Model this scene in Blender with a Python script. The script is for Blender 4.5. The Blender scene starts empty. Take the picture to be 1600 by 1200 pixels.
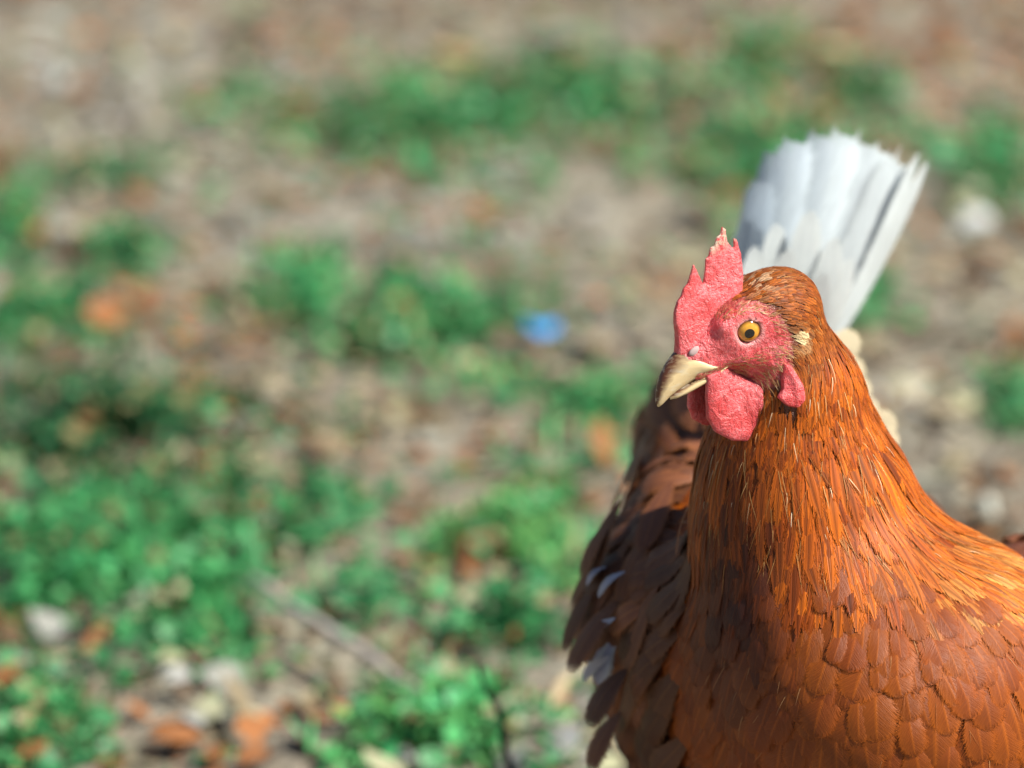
import bpy, math, time
import numpy as np
from mathutils import Vector, Matrix
T0 = time.time()
sc = bpy.context.scene
COL = sc.collection
rng = np.random.default_rng(7)
R = math.radians

# ------------------------------------------------------------------ camera
CAM = np.array([0.0, 0.0, 93.0])            # centimetres; meshes are written in metres
PITCH = R(20)
FOCAL, SENSOR = 150.0, 36.0
FOCUS = 1.675
cd = bpy.data.cameras.new('camera'); cam = bpy.data.objects.new('camera', cd); COL.objects.link(cam)
cam.location = Vector(CAM * .01); cam.rotation_euler = (R(90) - PITCH, 0, 0)
cd.lens = FOCAL; cd.sensor_width = SENSOR; cd.clip_start = .05; cd.clip_end = 500
cd.dof.use_dof = True; cd.dof.focus_distance = FOCUS; cd.dof.aperture_fstop = 4.9; cd.dof.aperture_blades = 0
sc.camera = cam

# ------------------------------------------------------------------ world, sun, exposure
SUN_EL, SUN_AZ = R(49), R(67)               # azimuth from the camera's back towards image right
to_sun = Vector((math.cos(SUN_EL) * math.sin(SUN_AZ), -math.cos(SUN_EL) * math.cos(SUN_AZ), math.sin(SUN_EL)))
w = bpy.data.worlds.new('World'); sc.world = w; w.use_nodes = True
nt = w.node_tree; bg = nt.nodes['Background']
sky = nt.nodes.new('ShaderNodeTexSky'); sky.sky_type = 'NISHITA'; sky.sun_disc = False
sky.sun_elevation = SUN_EL; sky.sun_rotation = math.atan2(to_sun.x, to_sun.y)
nt.links.new(sky.outputs[0], bg.inputs[0]); bg.inputs[1].default_value = .05
sd = bpy.data.lights.new('sun', 'SUN'); sd.energy = 5.0; sd.angle = R(.5); sd.color = (1, .95, .86)
sun = bpy.data.objects.new('sun', sd); COL.objects.link(sun)
sun.rotation_euler = to_sun.to_track_quat('Z', 'Y').to_euler()
sc.view_settings.view_transform = 'Standard'; sc.view_settings.look = 'None'
sc.view_settings.gamma = 1; sc.view_settings.exposure = .56
sc.cycles.use_denoising = True
sc.cycles.use_adaptive_sampling = True; sc.cycles.adaptive_threshold = .02
sc.cycles.max_bounces = 4; sc.cycles.diffuse_bounces = 1; sc.cycles.transparent_max_bounces = 12
sc.cycles.sample_clamp_indirect = 6

# ------------------------------------------------------------------ helpers
VV = np.array([0, math.cos(PITCH), -math.sin(PITCH)]); VU = np.array([0, math.sin(PITCH), math.cos(PITCH)])
FP = 1600 * FOCAL / SENSOR
def at(px, py, d):
    D = 167.0 + d
    return CAM + VV * D + np.array([1., 0, 0]) * (px - 800) / FP * D + VU * (600 - py) / FP * D
def gr(px, py, z=0.):
    q = VV + np.array([1., 0, 0]) * (px - 800) / FP + VU * (600 - py) / FP
    return CAM + q * (z - CAM[2]) / q[2]
def norm(a): return a / np.maximum(np.linalg.norm(a, axis=-1, keepdims=True), 1e-9)

def mesh_np(name, V, F, mat=None, uv=None, col=None, smooth=True, nrm=None):
    """V (n,3) centimetres; F (m,k); uv (n,2); col (n,4)"""
    V = np.asarray(V, float) * .01; F = np.asarray(F, np.int32)
    me = bpy.data.meshes.new(name)
    m, k = F.shape
    me.vertices.add(len(V)); me.vertices.foreach_set('co', V.astype(np.float32).ravel())
    me.loops.add(m * k); me.loops.foreach_set('vertex_index', F.ravel())
    me.polygons.add(m); me.polygons.foreach_set('loop_start', np.arange(0, m * k, k, dtype=np.int32))
    me.update(calc_edges=True)
    if smooth: me.polygons.foreach_set('use_smooth', np.ones(m, bool))
    if uv is not None:
        l = me.uv_layers.new(name='UVMap'); l.data.foreach_set('uv', np.asarray(uv, np.float32)[F.ravel()].ravel())
    if col is not None:
        a = me.color_attributes.new('Col', 'FLOAT_COLOR', 'POINT'); a.data.foreach_set('color', np.asarray(col, np.float32).ravel())
    if mat: me.materials.append(mat)
    me.validate()
    if nrm is not None: me.normals_split_custom_set_from_vertices(np.asarray(nrm, np.float32))
    return me
def obj(name, me, parent=None, loc=None, **props):
    o = bpy.data.objects.new(name, me); COL.objects.link(o)
    if parent is not None: o.parent = parent
    if loc is not None: o.location = Vector(np.asarray(loc) * .01)
    for k, v in props.items(): o[k] = v
    return o

class NT:
    def __init__(s, name):
        s.m = bpy.data.materials.new(name); s.m.use_nodes = True; s.t = s.m.node_tree
        s.b = s.t.nodes['Principled BSDF']; s.out = s.t.nodes['Material Output']
    def n(s, kind, **kw):
        x = s.t.nodes.new('ShaderNode' + kind)
        for k, v in kw.items(): setattr(x, k, v)
        return x
    def l(s, a, b): s.t.links.new(a, b)
    def v(s, sock, val):
        if hasattr(val, 'default_value') or isinstance(val, bpy.types.NodeSocket): s.l(val, sock)
        else: sock.default_value = val
    def math(s, op, a, b=0., c=None):
        x = s.n('Math', operation=op); s.v(x.inputs[0], a); s.v(x.inputs[1], b)
        if c is not None: s.v(x.inputs[2], c)
        return x.outputs[0]
    def mix(s, f, a, b, mode='MIX'):
        x = s.n('Mix', data_type='RGBA', blend_type=mode); s.v(x.inputs[0], f)
        for i, q in ((6, a), (7, b)):
            if isinstance(q, tuple): x.inputs[i].default_value = (*q[:3], 1)
            else: s.l(q, x.inputs[i])
        return x.outputs[2]
    def ramp(s, f, stops):
        x = s.n('ValToRGB'); e = x.color_ramp.elements
        while len(e) < len(stops): e.new(.5)
        for i, (p, c) in enumerate(stops):
            e[i].position = p; e[i].color = (c, c, c, 1) if isinstance(c, (int, float)) else (*c, 1)
        s.v(x.inputs[0], f); return x.outputs[0]
    def noise(s, vec, scale, detail=3, rough=.5, dist=0.):
        x = s.n('TexNoise'); x.inputs['Scale'].default_value = scale; x.inputs['Detail'].default_value = detail
        x.inputs['Roughness'].default_value = rough; x.inputs['Distortion'].default_value = dist
        if vec is not None: s.l(vec, x.inputs['Vector'])
        return x.outputs[0]
    def bump(s, h, strength, dist):
        x = s.n('Bump'); x.inputs['Strength'].default_value = strength; x.inputs['Distance'].default_value = dist
        s.l(h, x.inputs['Height']); return x.outputs[0]
    def set(s, **kw):
        for k, v in kw.items():
            sock = s.b.inputs[k.replace('_', ' ')]
            if isinstance(v, tuple) and len(v) == 3 and k.endswith('Color'): v = (*v, 1)
            s.v(sock, v)

# ------------------------------------------------------------------ materials
def mat_feather(name, barb=70, rough=.42, transl=.12, stripe=.35, edge=(1.7, 1.5, 1.3), along=False, bmp=.5, fringe=0., spec=.4, core=(.78, .72, .95)):
    k = NT(name)
    uv = k.n('UVMap'); sep = k.n('SeparateXYZ'); k.l(uv.outputs[0], sep.inputs[0])
    s_, w_ = sep.outputs[0], sep.outputs[1]
    aw = k.math('ABSOLUTE', w_)
    at_ = k.n('Attribute', attribute_name='Col')
    geo = k.n('NewGeometry')
    # barbs run outward and forward from the shaft
    ph = k.math('SUBTRACT', s_, k.math('MULTIPLY', aw, .22))
    if along: ph = k.math('ADD', k.math('MULTIPLY', w_, .07), k.math('MULTIPLY', s_, .03))
    comb = k.n('CombineXYZ'); k.l(k.math('MULTIPLY', ph, barb), comb.inputs[0]); k.l(k.math('MULTIPLY', w_, 1.3), comb.inputs[1])
    k.l(k.math('MULTIPLY', geo.outputs['Random Per Island'], 37.), comb.inputs[2])
    nb = k.noise(comb.outputs[0], 1., 2, .6)
    pos = k.noise(k.n('TexCoord').outputs['Object'], 55., 3)
    c = at_.outputs['Color']
    hsv = k.n('HueSaturation'); k.l(c, hsv.inputs['Color'])
    k.l(k.math('ADD', .82 - stripe * .55, k.math('ADD', k.math('MULTIPLY', nb, stripe * 1.3), k.math('MULTIPLY', pos, .34))), hsv.inputs['Value'])
    if along:       # hackles: dark along the shaft, golden towards the rim
        dk = k.n('HueSaturation'); k.l(hsv.outputs[0], dk.inputs['Color']); k.l(k.ramp(aw, [(.0, .5), (.55, 1.15)]), dk.inputs['Value']); hsv = dk
    lightc = k.mix(1., hsv.outputs[0], edge, 'MULTIPLY')
    ef = k.math('MULTIPLY', k.ramp(aw, [(.5, 0.), (.95, 1.)]), at_.outputs['Alpha'])
    c2 = k.mix(ef, hsv.outputs[0], lightc)
    sh = k.math('MULTIPLY', k.ramp(aw, [(.015, 1.), (.045, 0.)]), .4)
    c3 = k.mix(sh, c2, lightc)
    if not along: c3 = k.mix(k.ramp(aw, [(.07, 0.), (.1, .8), (.8, 0.)]), c3, k.mix(1., c3, core, 'MULTIPLY'))
    k.set(Base_Color=c3, Roughness=rough, Sheen_Weight=.0)
    k.b.inputs['Specular IOR Level'].default_value = spec
    k.l(k.bump(nb, bmp, .0005), k.b.inputs['Normal'])
    tr = k.n('BsdfTranslucent'); k.l(c3, tr.inputs[0])
    mx = k.n('MixShader'); mx.inputs[0].default_value = transl
    k.l(k.b.outputs[0], mx.inputs[1]); k.l(tr.outputs[0], mx.inputs[2])
    if fringe:      # open barbs at the rim: gaps between the barb ends
        cb = k.n('CombineXYZ'); k.l(k.math('MULTIPLY', ph, barb * 2.2), cb.inputs[0]); k.l(k.math('MULTIPLY', w_, .8), cb.inputs[1]); k.l(k.math('MULTIPLY', geo.outputs['Random Per Island'], 91.), cb.inputs[2])
        gap = k.noise(cb.outputs[0], 1., 1, .5)
        rim = k.math('MAXIMUM', k.ramp(aw, [(.45, 0.), (1., 1.)]), k.ramp(s_, [(.80, 0.), (1., .75)]))
        al = k.math('GREATER_THAN', gap, k.math('MULTIPLY_ADD', rim, fringe, .18))
        tp = k.n('BsdfTransparent'); m2 = k.n('MixShader'); k.l(al, m2.inputs[0]); k.l(tp.outputs[0], m2.inputs[1]); k.l(mx.outputs[0], m2.inputs[2]); k.l(m2.outputs[0], k.out.inputs[0])
    else: k.l(mx.outputs[0], k.out.inputs[0])
    return k.m
M = {}
M['feather'] = mat_feather('feather_rust', barb=80, rough=.5, transl=.04, stripe=.55, bmp=.45, edge=(1.7, 1.65, 1.35), fringe=.45, spec=.35)
M['hackle'] = mat_feather('feather_hackle', barb=60, rough=.52, transl=.04, stripe=1.3, edge=(1.4, 1.45, 1.25), along=True, bmp=.7, spec=.3)
M['white'] = mat_feather('feather_white', barb=150, rough=.55, transl=.2, stripe=.6, edge=(1.08, 1.08, 1.06), fringe=.3, core=(.93, .94, .95))

def mat_flesh():
    k = NT('red_flesh'); tc = k.n('TexCoord').outputs['Object']
    vo = k.n('TexVoronoi', feature='DISTANCE_TO_EDGE'); vo.inputs['Scale'].default_value = 1300; k.l(tc, vo.inputs['Vector'])
    n1 = k.noise(tc, 800, 4, .65, .6); n2 = k.noise(tc, 90, 3)
    ms = k.n('Mapping'); ms.inputs['Scale'].default_value = (1, 1, .35); k.l(tc, ms.inputs[0])
    n3 = k.noise(ms.outputs[0], 260, 3, .55, 1.5)
    n4 = k.noise(tc, 190, 4, .6, 1.2)
    h = k.math('ADD', k.math('MULTIPLY', k.ramp(vo.outputs[0], [(0., 0.), (.35, 1.)]), .25), k.math('ADD', k.math('MULTIPLY', n1, .45), k.math('ADD', k.math('MULTIPLY', n3, 1.9), k.math('MULTIPLY', n4, 2.8))))
    at_ = k.n('Attribute', attribute_name='Col')
    base = k.mix(k.ramp(n1, [(.35, 0.), (.7, 1.)]), (.76, .075, .088), (.90, .25, .26))
    base = k.mix(k.ramp(n2, [(.45, 0.), (.65, .7)]), base, (.62, .045, .045))
    n5 = k.noise(tc, 620, 3, .5); base = k.mix(k.ramp(n5, [(.62, 0.), (.76, .5)]), base, (.92, .42, .40))
    # the brown skin under the plumage (red) and pale crusts (green) are stored per vertex
    spc = k.n('SeparateColor'); k.l(at_.outputs['Color'], spc.inputs[0])
    base = k.mix(spc.outputs[0], base, (.16, .045, .015))
    base = k.mix(k.math('MULTIPLY', spc.outputs[1], k.ramp(n1, [(.42, 0.), (.55, 1.)])), base, (.62, .48, .36))
    base = k.mix(k.math('MULTIPLY', spc.outputs[2], .75), base, (.80, .42, .40))
    k.set(Base_Color=base, Roughness=.40); k.b.inputs['Specular IOR Level'].default_value = .6
    k.b.inputs['Subsurface Weight'].default_value = .25; k.b.inputs['Subsurface Radius'].default_value = (1., .25, .15)
    k.b.inputs['Subsurface Scale'].default_value = .0035
    k.l(k.bump(h, .65, .0008), k.b.inputs['Normal'])
    return k.m
M['flesh'] = mat_flesh()

def mat_beak():
    k = NT('beak_horn'); tc = k.n('TexCoord').outputs['UV']
    sp = k.n('SeparateXYZ'); k.l(tc, sp.inputs[0])       # u along, v height (0 edge .. 1 ridge)
    ob = k.n('TexCoord').outputs['Object']
    mp = k.n('Mapping'); mp.inputs['Scale'].default_value = (.3, 1, 1); k.l(ob, mp.inputs[0])
    n = k.noise(mp.outputs[0], 500, 3); n2 = k.noise(ob, 1400, 2)
    f = k.math('ADD', k.math('ADD', k.math('MULTIPLY', sp.outputs[1], .75), k.math('MULTIPLY', sp.outputs[0], .3)), k.math('MULTIPLY', k.math('SUBTRACT', n, .5), .45))
    c = k.mix(k.ramp(f, [(.62, 0.), (.86, 1.)]), (.74, .57, .31), (.13, .045, .022))
    c = k.mix(k.ramp(n, [(.5, 0.), (.75, .7)]), c, (.75, .68, .5))
    c = k.mix(k.ramp(n2, [(.72, 0.), (.78, .8)]), c, (.12, .08, .05))
    k.set(Base_Color=c, Roughness=.33); k.l(k.bump(n, .3, .0004), k.b.inputs['Normal'])
    return k.m
M['beak'] = mat_beak()

def mat_eye():
    k = NT('eye_iris'); ob = k.n('TexCoord').outputs['Object']
    sp = k.n('SeparateXYZ'); k.l(ob, sp.inputs[0])
    cmb = k.n('CombineXYZ'); k.l(sp.outputs[0], cmb.inputs[0]); k.l(sp.outputs[2], cmb.inputs[2])
    ln = k.n('VectorMath', operation='LENGTH'); k.l(cmb.outputs[0], ln.inputs[0])
    r = ln.outputs['Value']
    n = k.noise(ob, 900, 3)
    ir = k.mix(n, (.60, .22, .012), (.85, .45, .05))
    ir = k.mix(k.ramp(k.math('MULTIPLY', r, 100), [(.36, 0.), (.47, 1.)]), ir, (.06, .02, .008))
    c = k.mix(k.ramp(k.math('MULTIPLY', r, 100), [(.195, 1.), (.215, 0.)]), ir, (.004, .004, .005))
    k.set(Base_Color=c, Roughness=.12); k.b.inputs['Coat Weight'].default_value = 1.; k.b.inputs['Coat Roughness'].default_value = .06
    return k.m
M['eye'] = mat_eye()

def mat_col(name, rough=.75, var=.35, scale=60., transl=0., spec=.3):
    k = NT(name); at_ = k.n('Attribute', attribute_name='Col'); ob = k.n('TexCoord').outputs['Object']
    geo = k.n('NewGeometry')
    n = k.noise(ob, scale, 4, .6)
    hs = k.n('HueSaturation'); k.l(at_.outputs['Color'], hs.inputs['Color'])
    k.l(k.math('ADD', 1 - var * .7, k.math('ADD', k.math('MULTIPLY', n, var), k.math('MULTIPLY', geo.outputs['Random Per Island'], var * .4))), hs.inputs['Value'])
    k.set(Base_Color=hs.outputs[0], Roughness=rough); k.b.inputs['Specular IOR Level'].default_value = spec
    k.l(k.bump(n, .4, .002), k.b.inputs['Normal'])
    if transl:
        tr = k.n('BsdfTranslucent'); k.l(hs.outputs[0], tr.inputs[0]); mx = k.n('MixShader'); mx.inputs[0].default_value = transl
        k.l(k.b.outputs[0], mx.inputs[1]); k.l(tr.outputs[0], mx.inputs[2]); k.l(mx.outputs[0], k.out.inputs[0])
    return k.m
M['litter'] = mat_col('dry_leaf', .75, .5, 90, .1)
M['green'] = mat_col('green_leaf', .45, .4, 60, .22, .45)
M['wood'] = mat_col('twig_bark', .8, .6, 120)
M['stone'] = mat_col('pale_stone', .75, .3, 45)
M['plastic'] = mat_col('blue_plastic', .3, .1, 45, .1, .5)
M['leg'] = mat_col('leg_scale', .5, .4, 200)

def mat_ground():
    k = NT('soil'); ob = k.n('TexCoord').outputs['Object']
    a = k.noise(ob, 3.2, 5, .6); b = k.noise(ob, 22, 5, .65); c = k.noise(ob, 130, 4, .6)
    col = k.mix(k.ramp(a, [(.35, 0.), (.65, 1.)]), (.16, .125, .09), (.34, .305, .235))
    col = k.mix(k.ramp(b, [(.42, 0.), (.7, .8)]), col, (.42, .40, .33))
    col = k.mix(k.ramp(c, [(.3, .65), (.5, 0.)]), col, (.10, .065, .042))
    k.set(Base_Color=col, Roughness=.9); k.b.inputs['Specular IOR Level'].default_value = .2
    h = k.math('ADD', k.math('MULTIPLY', b, 2.), c)
    k.l(k.bump(h, .9, .008), k.b.inputs['Normal'])
    return k.m
M['soil'] = mat_ground()

# ------------------------------------------------------------------ ground
def height(x, y):
    return .5 * np.sin(x * .11 + 1.3) * np.cos(y * .09) + .35 * np.sin(x * .27 + y * .21) + .2 * np.sin(x * .6 - y * .47 + 2)
def build_ground():
    g = np.concatenate([-np.geomspace(12000, 90, 16), np.linspace(-80, 80, 81), np.geomspace(90, 12000, 16)])
    X, Y = np.meshgrid(g + 5, g + 250, indexing='ij')
    fade = np.exp(-((X / 400) ** 2 + ((Y - 250) / 400) ** 2))
    Z = height(X, Y) * fade - .1
    n = len(g); V = np.stack([X, Y, Z], -1).reshape(-1, 3)
    i = np.arange(n * n).reshape(n, n)
    F = np.stack([i[:-1, :-1], i[1:, :-1], i[1:, 1:], i[:-1, 1:]], -1).reshape(-1, 4)
    obj('ground', mesh_np('ground', V, F, M['soil']), kind='structure', label='bare tan soil strewn with dry leaves')
build_ground()

# ------------------------------------------------------------------ hen: signed distance body
YAW, HP = R(30), R(20)
f_ = np.array([-math.cos(YAW), -math.sin(YAW), 0]); HLt = np.array([-f_[1], f_[0], 0]); U_ = np.array([0, 0, 1.])
HM = np.stack([f_ * math.cos(HP) - U_ * math.sin(HP), HLt, U_ * math.cos(HP) + f_ * math.sin(HP)], 1)   # head axes: beak, left, up
H0 = np.array([9.66, 159.42, 37.83])
def hw(q): return np.asarray(q, float) @ HM.T + H0
def hl(p): return (np.asarray(p) - H0) @ HM
BASE = np.array([13., 166., 0.])                                        # ground point under the hen

def ell(p, c, r):
    q = p - np.asarray(c); r = np.asarray(r, float)
    k0 = np.linalg.norm(q / r, axis=-1); k1 = np.linalg.norm(q / r ** 2, axis=-1)
    return k0 * (k0 - 1) / np.maximum(k1, 1e-9)
def rcone(p, a, b, r1, r2):
    a, b = np.asarray(a, float), np.asarray(b, float); ab = b - a; t = np.clip(((p - a) @ ab) / (ab @ ab), 0, 1)
    return np.linalg.norm(p - a - t[..., None] * ab, axis=-1) - (r1 + (r2 - r1) * t)
def smin(a, b, k):
    h = np.clip(.5 + .5 * (b - a) / k, 0, 1); return b + (a - b) * h - k * h * (1 - h)

N0, N1, N2, N3 = np.array([11.2, 160.5, 33.9]), np.array([11.4, 160.6, 31.3]), np.array([11.9, 160.6, 28.7]), np.array([12.5, 160.1, 26.3])
BR, MID, RUMP, SAD = np.array([15.1, 158.9, 22.4]), np.array([11.7, 167.8, 21.6]), np.array([11.1, 175.6, 23.4]), np.array([10.6, 178.2, 24.8])
WA0, WA1, WA2 = np.array([7.9, 170., 25.6]), np.array([6.0, 166.2, 21.8]), np.array([6.6, 165.0, 17.5])
WB0, WB1 = np.array([21.8, 167., 22.4]), np.array([23.0, 165.5, 17.6])
EYE = np.array([1.0, .90, .35]); ETS, ETC = math.sin(R(20)), math.cos(R(20))
def sd_head(p):
    q = hl(p)
    qa = q.copy(); qa[..., 1] = np.abs(qa[..., 1])
    d = ell(q, (-.35, 0, 0), (2.1, 1.38, 1.36))
    d = smin(d, rcone(q, (1.1, 0, .2), (3.5, 0, -.1), 1.18, .56), .5)
    d = smin(d, rcone(q, (.2, 0, -1.0), (3.1, 0, -.8), 1.22, .5), .5)
    d = smin(d, rcone(qa, (-.1, 1.0, .95), (1.9, .85, .85), .32, .22), .35)
    d = smin(d, ell(qa, (1.0, .55, .3), (1.35, .82, 1.15)), .35)
    d = smin(d, rcone(qa, (2.0, .5, -.55), (3.35, .32, -.6), .45, .27), .25)
    d = smin(d, rcone(qa, (1.5, .85, -.75), (.2, 1.05, -1.35), .42, .5), .4)
    d = smin(d, rcone(q, (-.8, 0, -.6), hl(N0), 1.75, 2.65), 1.0)
    e = qa - EYE; yy = e[..., 0] * ETS + e[..., 1] * ETC; rr = np.sqrt(np.maximum((e ** 2).sum(-1) - yy ** 2, 0))
    d = np.maximum(d, -np.maximum(rr - .50, .0 - yy))
    d = smin(d, np.hypot(rr - .52, yy - .36) - .085, .07)
    wob = .05 * np.sin(np.arctan2(e[..., 2], e[..., 0]) * 3 + 1)
    d = smin(d, np.hypot(rr - .76 - wob, yy - .24) - .10, .07)
    d = smin(d, np.hypot(rr - 1.0 - wob, yy + .0) - .11, .10)
    return d
def sd_wing(p):
    d = smin(rcone(p, WA0, WA1, 2.3, 2.55), rcone(p, WA1, WA2, 2.55, 1.7), 1.)
    return np.minimum(d, rcone(p, WB0, WB1, 2.6, 2.6))
def sd_trunk(p):
    d = smin(rcone(p, N0, N1, 2.85, 3.55), rcone(p, N1, N2, 3.55, 4.4), .8)
    d = smin(d, rcone(p, N2, N3, 4.4, 5.1), 1.)
    d = smin(d, ell(p, BR + np.array([.6, 0, 0]), (7.6, 7.2, 6.2)), 2.)
    d = smin(d, ell(p, MID, (7.8, 11, 6.5)), 2.)
    d = smin(d, ell(p, (14.0, 164.2, 17.0), (7.6, 9.5, 6.6)), 2.)
    d = smin(d, rcone(p, RUMP, SAD, 5.2, 4.7), 2.)
    for sx in (-1, 1):
        d = smin(d, rcone(p, (13.2 + sx * 4.3, 166.5, 14), (13.2 + sx * 4.3, 165.2, 9.2), 3.4, 1.5), 1.2)
    return d
def sdf(p):
    p = np.asarray(p, float); sh = p.shape[:-1]; p = p.reshape(-1, 3)
    d = smin(sd_trunk(p), sd_wing(p), .9)
    m = (np.abs(p - H0) < np.array([8.5, 8.5, 7.5])).all(1)
    if m.any(): d[m] = smin(d[m], sd_head(p[m]), .7)
    return d.reshape(sh)
def grad(p, e=.06):
    g = np.stack([sdf(p + np.eye(3)[i] * e) - sdf(p - np.eye(3)[i] * e) for i in range(3)], -1)
    return norm(g)

def surface_nets(fn, xs, ys, zs):
    X, Y, Z = np.meshgrid(xs, ys, zs, indexing='ij'); P = np.stack([X, Y, Z], -1)
    V = fn(P); S = V < 0
    sh = np.array(V.shape) - 1
    cnt = np.zeros(sh, np.int8); acc = np.zeros((*sh, 3))
    def sl(i, j, k): return (slice(i, i + sh[0]), slice(j, j + sh[1]), slice(k, k + sh[2]))
    any_ = np.zeros(sh, bool); all_ = np.ones(sh, bool)
    for c in np.ndindex(2, 2, 2): any_ |= S[sl(*c)]; all_ &= S[sl(*c)]
    act = np.argwhere(any_ & ~all_)
    idx = np.full(sh, -1, np.int32); idx[tuple(act.T)] = np.arange(len(act))
    acc = np.zeros((len(act), 3)); cnt = np.zeros(len(act))
    for ax in range(3):
        o = [a for a in range(3) if a != ax]
        for a in (0, 1):
            for b in (0, 1):
                c0 = act.copy(); c0[:, o[0]] += a; c0[:, o[1]] += b; c1 = c0.copy(); c1[:, ax] += 1
                v0, v1 = V[tuple(c0.T)], V[tuple(c1.T)]; m = (v0 < 0) != (v1 < 0)
                t = np.where(m, v0 / np.where(m, v0 - v1, 1), 0)[:, None]
                acc += np.where(m[:, None], P[tuple(c0.T)] * (1 - t) + P[tuple(c1.T)] * t, 0); cnt += m
    verts = acc / cnt[:, None]
    faces = []
    for ax in range(3):
        o = [(ax + 1) % 3, (ax + 2) % 3]
        s0 = [slice(None)] * 3; s1 = [slice(None)] * 3; s0[ax] = slice(0, -1); s1[ax] = slice(1, None)
        e = np.argwhere(S[tuple(s0)] != S[tuple(s1)])
        e = e[(e[:, o[0]] > 0) & (e[:, o[1]] > 0) & (e[:, o[0]] < sh[o[0]]) & (e[:, o[1]] < sh[o[1]])]
        q = []
        for a, b in ((-1, -1), (0, -1), (0, 0), (-1, 0)):
            c = e.copy(); c[:, o[0]] += a; c[:, o[1]] += b; q.append(idx[tuple(c.T)])
        q = np.stack(q, 1); fl = ~S[tuple(e.T)]
        q[fl] = q[fl][:, ::-1]; faces.append(q)
    return verts, np.concatenate(faces)

def axis(lo, hi, flo, fhi, coarse, fine):
    return np.concatenate([np.arange(lo, flo, coarse), np.arange(flo, fhi, fine), np.arange(fhi, hi, coarse)])
bv, bf = surface_nets(sdf, axis(-3, 30, 4.5, 13.5, .6, .15), axis(147, 186, 155, 163.5, .6, .15), axis(6, 42, 34, 40.8, .6, .15))
print('body', len(bv), time.time() - T0)

# bare red face: outline on the side of the head, in head axes (forward, up)
FACE = np.array([(2.34, 1.4), (1.6, 1.42), (.9, 1.42), (.3, 1.2), (-.1, .45), (-.22, -.5), (.1, -1.3), (.4, -2.1), (1.34, -2.1), (2.32, -1.6), (3.4, -1.6), (4.3, -.6), (4.3, .6), (3.4, 1.3)])
def poly_sd(P, poly):
    d = np.full(P.shape[:-1], 1e9); s = np.zeros(P.shape[:-1], bool)
    for a, b in zip(poly, np.roll(poly, -1, 0)):
        ab = b - a; t = np.clip(((P - a) @ ab) / (ab @ ab), 0, 1)
        d = np.minimum(d, np.linalg.norm(P - a - t[..., None] * ab, axis=-1))
        c = ((a[1] > P[..., 1]) != (b[1] > P[..., 1])) & (P[..., 0] < (b[0] - a[0]) * (P[..., 1] - a[1]) / ((b[1] - a[1]) or 1e-9) + a[0])
        s ^= c
    return np.where(s, -d, d)
def face_sd(p):
    q = hl(p); return poly_sd(q[..., [0, 2]], FACE)

fs = face_sd(bv); col = np.zeros((len(bv), 4)); col[:, 0] = np.clip(fs / .35 + .4, 0, 1); col[:, 3] = 1
qe = hl(bv); qe[:, 1] = np.abs(qe[:, 1]); qe = qe - EYE; ye = qe[:, 0] * ETS + qe[:, 1] * ETC; re_ = np.sqrt(np.maximum((qe ** 2).sum(1) - ye ** 2, 0))
col[:, 2] = np.exp(-((re_ - .53) / .09) ** 2) * (ye > 0)
col[(np.linalg.norm(bv - H0, axis=1) > 5.5), 0] = 1
hen = obj('hen', mesh_np('hen', bv - BASE, bf, M['flesh'], col=col), loc=BASE, kind='thing', category='hen',
          label='rust brown hen with red comb and white tail looking left')

# ------------------------------------------------------------------ comb, wattles, ear lobes
def blade(name, poly, half, y0, bend=None, step=.055, tips=None, round_=.45):
    """flat fleshy piece: outline in the head's forward/up plane with a rounded section"""
    poly = np.asarray(poly, float)
    lo, hi = poly.min(0) - .3, poly.max(0) + .3
    def fn(P):
        d = poly_sd(P[..., [0, 2]], poly)
        prof = np.sqrt(np.clip(-d / round_, 0, 1))
        yc = bend(P) if bend else 0.
        h = half(P) * np.clip(.25 + .75 * prof, 0, 1)
        return np.maximum(np.abs(P[..., 1] - yc) - h, d + .02) 
    v, f = surface_nets(fn, np.arange(lo[0], hi[0], step), np.arange(-1.15, 1.15, step), np.arange(lo[1], hi[1], step))
    c = np.zeros((len(v), 4)); c[:, 3] = 1
    if tips is not None: c[:, 1] = tips(v)
    v = v + np.array([0, y0, 0])
    v2 = hw(v) - BASE
    me = mesh_np(name, v2, f, M['flesh'], col=c)
    o = obj(name, me, hen)
    sm = o.modifiers.new('smooth', 'SMOOTH'); sm.factor = .5; sm.iterations = 3
    return o
COMB = [(3.9, .3), (3.68, .8), (3.54, 1.25), (3.46, 1.7), (3.34, 2.05), (3.08, 2.45), (2.86, 2.55), (2.66, 2.82), (2.42, 2.9), (2.2, 3.2), (1.9, 3.66), (1.78, 3.05), (1.72, 2.5), (1.5, 2.95), (1.33, 3.42), (1.16, 3.46), (.98, 3.78), (.78, 3.74), (.56, 4.05), (.42, 4.02), (.2, 4.34), (.05, 4.1), (.12, 3.55), (.0, 3.2), (-.12, 3.6), (-.28, 3.46), (-.25, 2.87), (0.05, 1.9), (.4, 1.2), (1.2, .6), (2.0, .1), (3.0, -.1)]
comb = blade('comb', COMB, lambda P: np.clip(.44 - .11 * P[..., 2], .11, .42), 0.,
      bend=lambda P: .12 * np.sin(P[..., 2] * 1.3 + P[..., 0]) * np.clip(P[..., 2] / 3, 0, 1), tips=lambda v: np.clip((v[:, 2] - 3.25) / .5, 0, 1))
WAT = [(3.17, -.75), (3.5, -1.6), (3.78, -2.4), (3.7, -3.1), (3.2, -3.75), (2.6, -4.1), (1.9, -4.0), (1.25, -3.7), (.85, -3.2), (.85, -2.7), (1.15, -2.25), (1.6, -1.75), (2.3, -.8)]
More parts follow.
